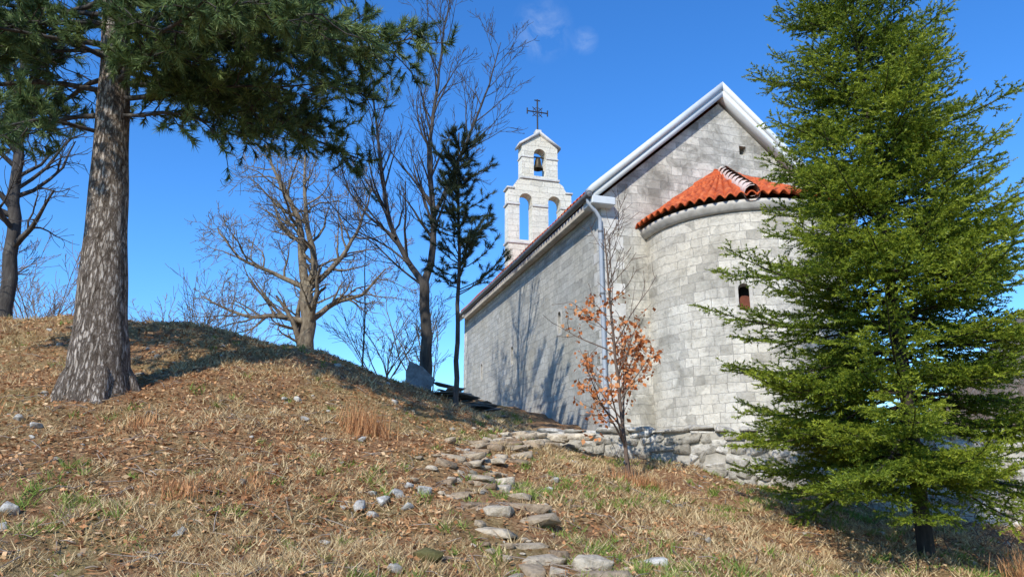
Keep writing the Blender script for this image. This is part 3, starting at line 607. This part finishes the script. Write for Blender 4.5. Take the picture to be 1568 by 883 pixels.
for (z0,a,L,pt) in [(5.6,-8,3.3,.04),(5.9,-30,4.0,.06),(5.9,12,4.0,.0),(6.3,-12,4.6,.02),(6.7,-40,4.2,.0),(6.9,6,4.9,.03),(7.3,-22,4.9,.02),(7.6,25,4.4,.05),(8.1,-5,4.8,.08),(8.6,-45,4,.1),(9,12,4.2,.15),
                    (6.3,50,3.2,.15),(7.2,80,3.2,.2),(8,-75,3.2,.1),(6.4,-65,2.8,.1),(6.0,-50,2.2,.0),(6.6,30,3.2,.05),(7.8,5,3,.1),(5.3,-20,1.8,.0),(6.5,-2,3.2,.05),(7.0,-12,3.8,.0),(7.5,12,4.6,-.05),(6.1,22,2.8,.02),(7.1,45,3.8,.0),
                    (5.3,170,2.8,.1),(5.7,200,3.4,.05),(6.0,150,3.2,.1),(6.5,185,4,.1),(6.9,215,3.8,.05),(7.4,165,4,.05),(7.9,235,3.4,.05),(8.3,190,3.8,.1),(6.2,235,2.6,.0),(6.9,190,2.6,.0),(6.4,170,2.4,.0),(7.1,180,3.0,-.05),
                    (9.4,120,3.4,.3),(10,0,3.6,.3),(10.2,180,3.4,.3),(10.8,60,3.2,.35),(11.6,200,2.4,.5),(11.8,20,2.8,.4),(12.8,120,2.0,.5),(13.2,60,1.6,.6),(5.0,225,2.0,.05)]:
    pine_limb(z0,rad(a),L,.020+.008*L,pt,.03,1. if z0<9.2 else .6)
T.obj('branches',M_barkd,pine)
tp=A(tuftP); td=A(tuftD); rn=rng.random(len(tp)); KN=48
P_,nd,l,s=tri_needles(tp,td,KN,.15,.0075,.25,1.2)
off=-rng.uniform(0,.16,len(P_))[:,None]*np.repeat(td,KN,0); P_=P_+off
V=np.stack([P_-s,P_+s,P_+nd*l],1).reshape(-1,3)
np_mesh('needles',V,np.arange(len(V)).reshape(-1,3),M_pine,rnd=np.clip(np.repeat(rn,KN)*.6+rng.random(len(P_))*.4,0,1),parent=pine)
yp=empty('young_pine_tree'); T=Tubes(); tuftP=[];tuftD=[]
yb=14.5; b0=A(G(-1.13,yb)); tr2=A([b0,(-1.12,yb,2.6),(-1.1,yb,4.2),(-1.16,yb,5.8),(-1.17,yb,7.3)])
limb(T,tr2,.06,.015,0,0,0)
for i in range(74):
    z=3.6+3.4*(i/74)**.95; L=rng.uniform(.45,1.25)*(1.15-.6*(i/74)); a=rng.uniform(0,6.28); p=A([-1.13,yb,z]); d=nrm(A([math.cos(a),math.sin(a),rng.uniform(.1,.6)]))
    q=[p]
    for k in range(5): d=nrm(d+rng.normal(size=3)*.12+A([0,0,.12])); p=p+d*L/5; q.append(p)
    T.add(q,[.014,.012,.01,.008,.007,.005],4)
    for k in range(2,6): tuftP.append(q[k]); tuftD.append(nrm(q[k]-q[k-1]+rng.normal(size=3)*.02))
    for k in range(3):
        d3=nrm(d+rng.normal(size=3)*.6); c=q[rng.integers(2,5)]; T.add([c,c+d3*.12,c+d3*.25],[.007,.006,.005],3); tuftP+=[c+d3*.25]; tuftD.append(d3)
T.obj('trunk_and_branches',M_barkd,yp)
tp=A(tuftP); td=A(tuftD); P_,nd,l,s=tri_needles(tp,td,50,.14,.006,.2,1.0); P_=P_-rng.uniform(0,.14,len(P_))[:,None]*np.repeat(td,50,0)
V=np.stack([P_-s,P_+s,P_+nd*l],1).reshape(-1,3); np_mesh('needles',V,np.arange(len(V)).reshape(-1,3),M_pine2,rnd=rng.random(len(P_)),parent=yp)
# spruce
gz=g1(4.9,9); sp=empty('spruce_tree',(4.9,9,gz)); T=Tubes(); H=9.8
T.add([(0,0,-.1),(0,0,.5),(.02,0,2),(0,.02,5),(0,0,8),(0,0,H)],[.10,.09,.08,.055,.03,.008],12)
SA=[];SB=[];SR=[];SE=[]
z=.95
while z<H-.1:
    f=(z-.9)/(H-.9); Rz=2.35*(1-f)**.70*(.85 if z<1.3 else 1); nb=6 if f<.6 else 5
    for k in range(nb):
        a=rng.uniform(0,6.283); lob=1+.14*math.sin(3*a+1.7*z)+.08*math.sin(5*a-2.9*z)
        L=Rz*rng.uniform(.66,1.16)*lob; pitch=-.12+.80*f**1.1+rng.normal()*.14
        d=A([math.cos(a)*math.cos(pitch),math.sin(a)*math.cos(pitch),math.sin(pitch)]); p=A([0,0,z+rng.uniform(-.07,.07)]); pts=[p]; m=8
        for i in range(m): d=nrm(d+A([0,0,(-.06 if i<3 else .10)])+rng.normal(size=3)*.04); p=p+d*L/m; pts.append(p)
        pts=A(pts); T.add(pts,np.linspace(.005+.007*L,.004,m+1),4)
        br=rng.random()
        for i in range(1,m): SA.append(pts[i]);SB.append(pts[i+1]);SR.append(br);SE.append(i/m)
        nlat=max(4,int(L/.085)); side=nrm(np.cross(pts[-1]-pts[0],A([0,0,1.])))
        for i in range(nlat):
            s=.16+.84*(i+.5*rng.random())/nlat; fz=s*m; j=min(int(fz),m-1); b=pts[j]+(pts[j+1]-pts[j])*(fz-j); t=nrm(pts[j+1]-pts[j]); sg=1 if i%2 else -1
            ll=(.13+.42*min(L,1.6)*(1-s)**.8*min(1,s*3.2))*rng.uniform(.75,1.25)
            dd=nrm(t*rng.uniform(.6,1)+side*sg*.85+A([0,0,rng.uniform(-.40,.38)])); e_=b+dd*ll+A([0,0,.12*ll-.1*ll*ll]); SA.append(b);SB.append(e_);SR.append(br);SE.append(s)
            if ll>.2:
                for u in ((.35,.65) if ll>.3 else (.5,)):
                    for s2 in (-1,1):
                        o_=np.cross(dd,A([0,0,1.]))*s2; d4=nrm(dd*.75+o_*.7+rng.normal(size=3)*.25); SA.append(b+(e_-b)*u); SB.append(b+(e_-b)*u+d4*ll*(1-u*.6)*.55); SR.append(br);SE.append(s)
    z+=.135-.03*f
T.obj('trunk_and_branches',M_barks,sp)
SA=A(SA);SB=A(SB);SR=A(SR);SE=A(SE); D=SB-SA; Ls=np.linalg.norm(D,axis=1); D/=Ls[:,None]
cnt=np.maximum(3,(Ls*150).astype(int)); tot=cnt.sum(); ii=np.repeat(np.arange(len(SA)),cnt); tpos=rng.random(tot)
P_=SA[ii]+D[ii]*(tpos*Ls[ii])[:,None]
_,nd,l,s=tri_needles(P_,D[ii],1,.042,.0078,.3,1.2)
V=np.stack([P_-s,P_+s,P_+nd*l],1).reshape(-1,3)
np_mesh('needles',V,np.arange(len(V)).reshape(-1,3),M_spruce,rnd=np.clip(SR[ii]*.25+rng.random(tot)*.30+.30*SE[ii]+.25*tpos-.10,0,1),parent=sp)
sp2=empty('spruce_tree.001',(.6,-3.0,g1(.6,-3.0)),2.0)
for o in [c for c in sp.children]:
    o2=bpy.data.objects.new(o.name,o.data); link(o2,sp2)
bs_=empty('beech_sapling'); T=Tubes(); tips=[]
y=11
q,rd=limb(T,A([G(1.73,y,-.05),(1.68,y,.6),(1.60,y,1.7),(1.53,y,2.8),(1.49,y,3.85)]),.036,.010,0,0,0,sides=7)
children(T,q,rd,2.7,2,tips=tips,num=28,nch=(5,5),up=.05,wob=.09,ratio=.5,minr=.0055,spread=.85,s0=.15)
for k in range(5): grow(T,A([1.73,y,g1(1.73,y)]),A([rng.normal()*.3,rng.normal()*.3,1]),.6,.008,1,wob=.1,nch=(3,),minr=.004)
T.obj('stem_and_branches',M_barkr,bs_)
lp=[]
for (p,d,lv) in tips:
    if .3<p[2]<2.9 and abs(p[0]-1.6)<.75:
        for k in range(rng.integers(6,16)): lp.append(p-d*rng.uniform(0,.4)+rng.normal(size=3)*.04)
lp=A(lp); N=len(lp); a=rng.normal(size=(N,3)); a[:,2]-=.6; a/=np.linalg.norm(a,axis=1,keepdims=True); c=np.cross(a,rng.normal(size=(N,3))); c/=np.linalg.norm(c,axis=1,keepdims=True)
l=rng.uniform(.055,.10,N)[:,None]; w=l*.36; up=np.cross(a,c)*l*.15
V=np.stack([lp,lp+a*l*.5+c*w+up,lp+a*l,lp+a*l*.5-c*w+up],1).reshape(-1,3); np_mesh('leaves',V,np.arange(4*N).reshape(-1,4),M_oleaf,rnd=rng.random(N),parent=bs_)
# ---------------------------------------------------------------- light, sky, camera
el=math.radians(37); hz=nrm(A([.38,.925])); trav=Vector((hz[0]*math.cos(el),hz[1]*math.cos(el),-math.sin(el)))
sd=bpy.data.lights.new('sun','SUN'); sd.energy=5.0; sd.angle=math.radians(.5); sd.color=(1,.95,.86)
so=bpy.data.objects.new('sun',sd); so.rotation_euler=trav.to_track_quat('-Z','Y').to_euler(); so.location=(-5,-20,20); link(so)
w=bpy.data.worlds.new('World'); scene.world=w; w.use_nodes=True; nt=w.node_tree; bg=nt.nodes['Background']
sky=nt.nodes.new('ShaderNodeTexSky'); sky.sky_type='NISHITA'; sky.sun_disc=False; sky.sun_elevation=el; sky.sun_rotation=math.atan2(-hz[0],-hz[1])
sky.altitude=300; sky.air_density=1.15; sky.dust_density=0; sky.ozone_density=2.0
hs=nt.nodes.new('ShaderNodeHueSaturation'); hs.inputs['Saturation'].default_value=1.26; hs.inputs['Value'].default_value=1.35; nt.links.new(sky.outputs[0],hs.inputs['Color'])
tc=nt.nodes.new('ShaderNodeTexCoord'); cn=noisen(nt,tc.outputs['Generated'],26,7,.65,.6); col=mixc(nt,1.,hs.outputs[0],(.55,.84,1.16),'MULTIPLY')
for cd,rr,k in (((.0393,.826,.563),.045,.35),((.095,.8303,.5494),.02,.4)):
    v=nt.nodes.new('ShaderNodeVectorMath'); v.operation='DISTANCE'; nt.links.new(tc.outputs['Generated'],v.inputs[0]); v.inputs[1].default_value=cd
    mr=nt.nodes.new('ShaderNodeMapRange'); mr.inputs[1].default_value=rr; mr.inputs[2].default_value=0; mr.inputs[3].default_value=0; mr.inputs[4].default_value=1; nt.links.new(v.outputs['Value'],mr.inputs[0])
    r=ramp(nt,[(.40,(0,0,0)),(.75,(1,1,1))]); nt.links.new(cn.outputs[0],r.inputs[0])
    mu=nt.nodes.new('ShaderNodeMath'); mu.operation='MULTIPLY'; nt.links.new(mr.outputs[0],mu.inputs[0]); nt.links.new(r.outputs[0],mu.inputs[1])
    m2=nt.nodes.new('ShaderNodeMath'); m2.operation='MULTIPLY'; nt.links.new(mu.outputs[0],m2.inputs[0]); m2.inputs[1].default_value=k
    col=mixc(nt,m2.outputs[0],col,(5.5,6.4,7.5))
nt.links.new(col,bg.inputs['Color']); bg.inputs['Strength'].default_value=.15
cam=bpy.data.cameras.new('camera'); cam.lens=25.26; cam.sensor_width=36; cam.clip_end=3000; cam.clip_start=.05
co=bpy.data.objects.new('camera',cam); co.rotation_euler=(math.radians(104.5),0,0); link(co); scene.camera=co
scene.view_settings.view_transform='Standard'; scene.view_settings.look='None'; scene.view_settings.exposure=0
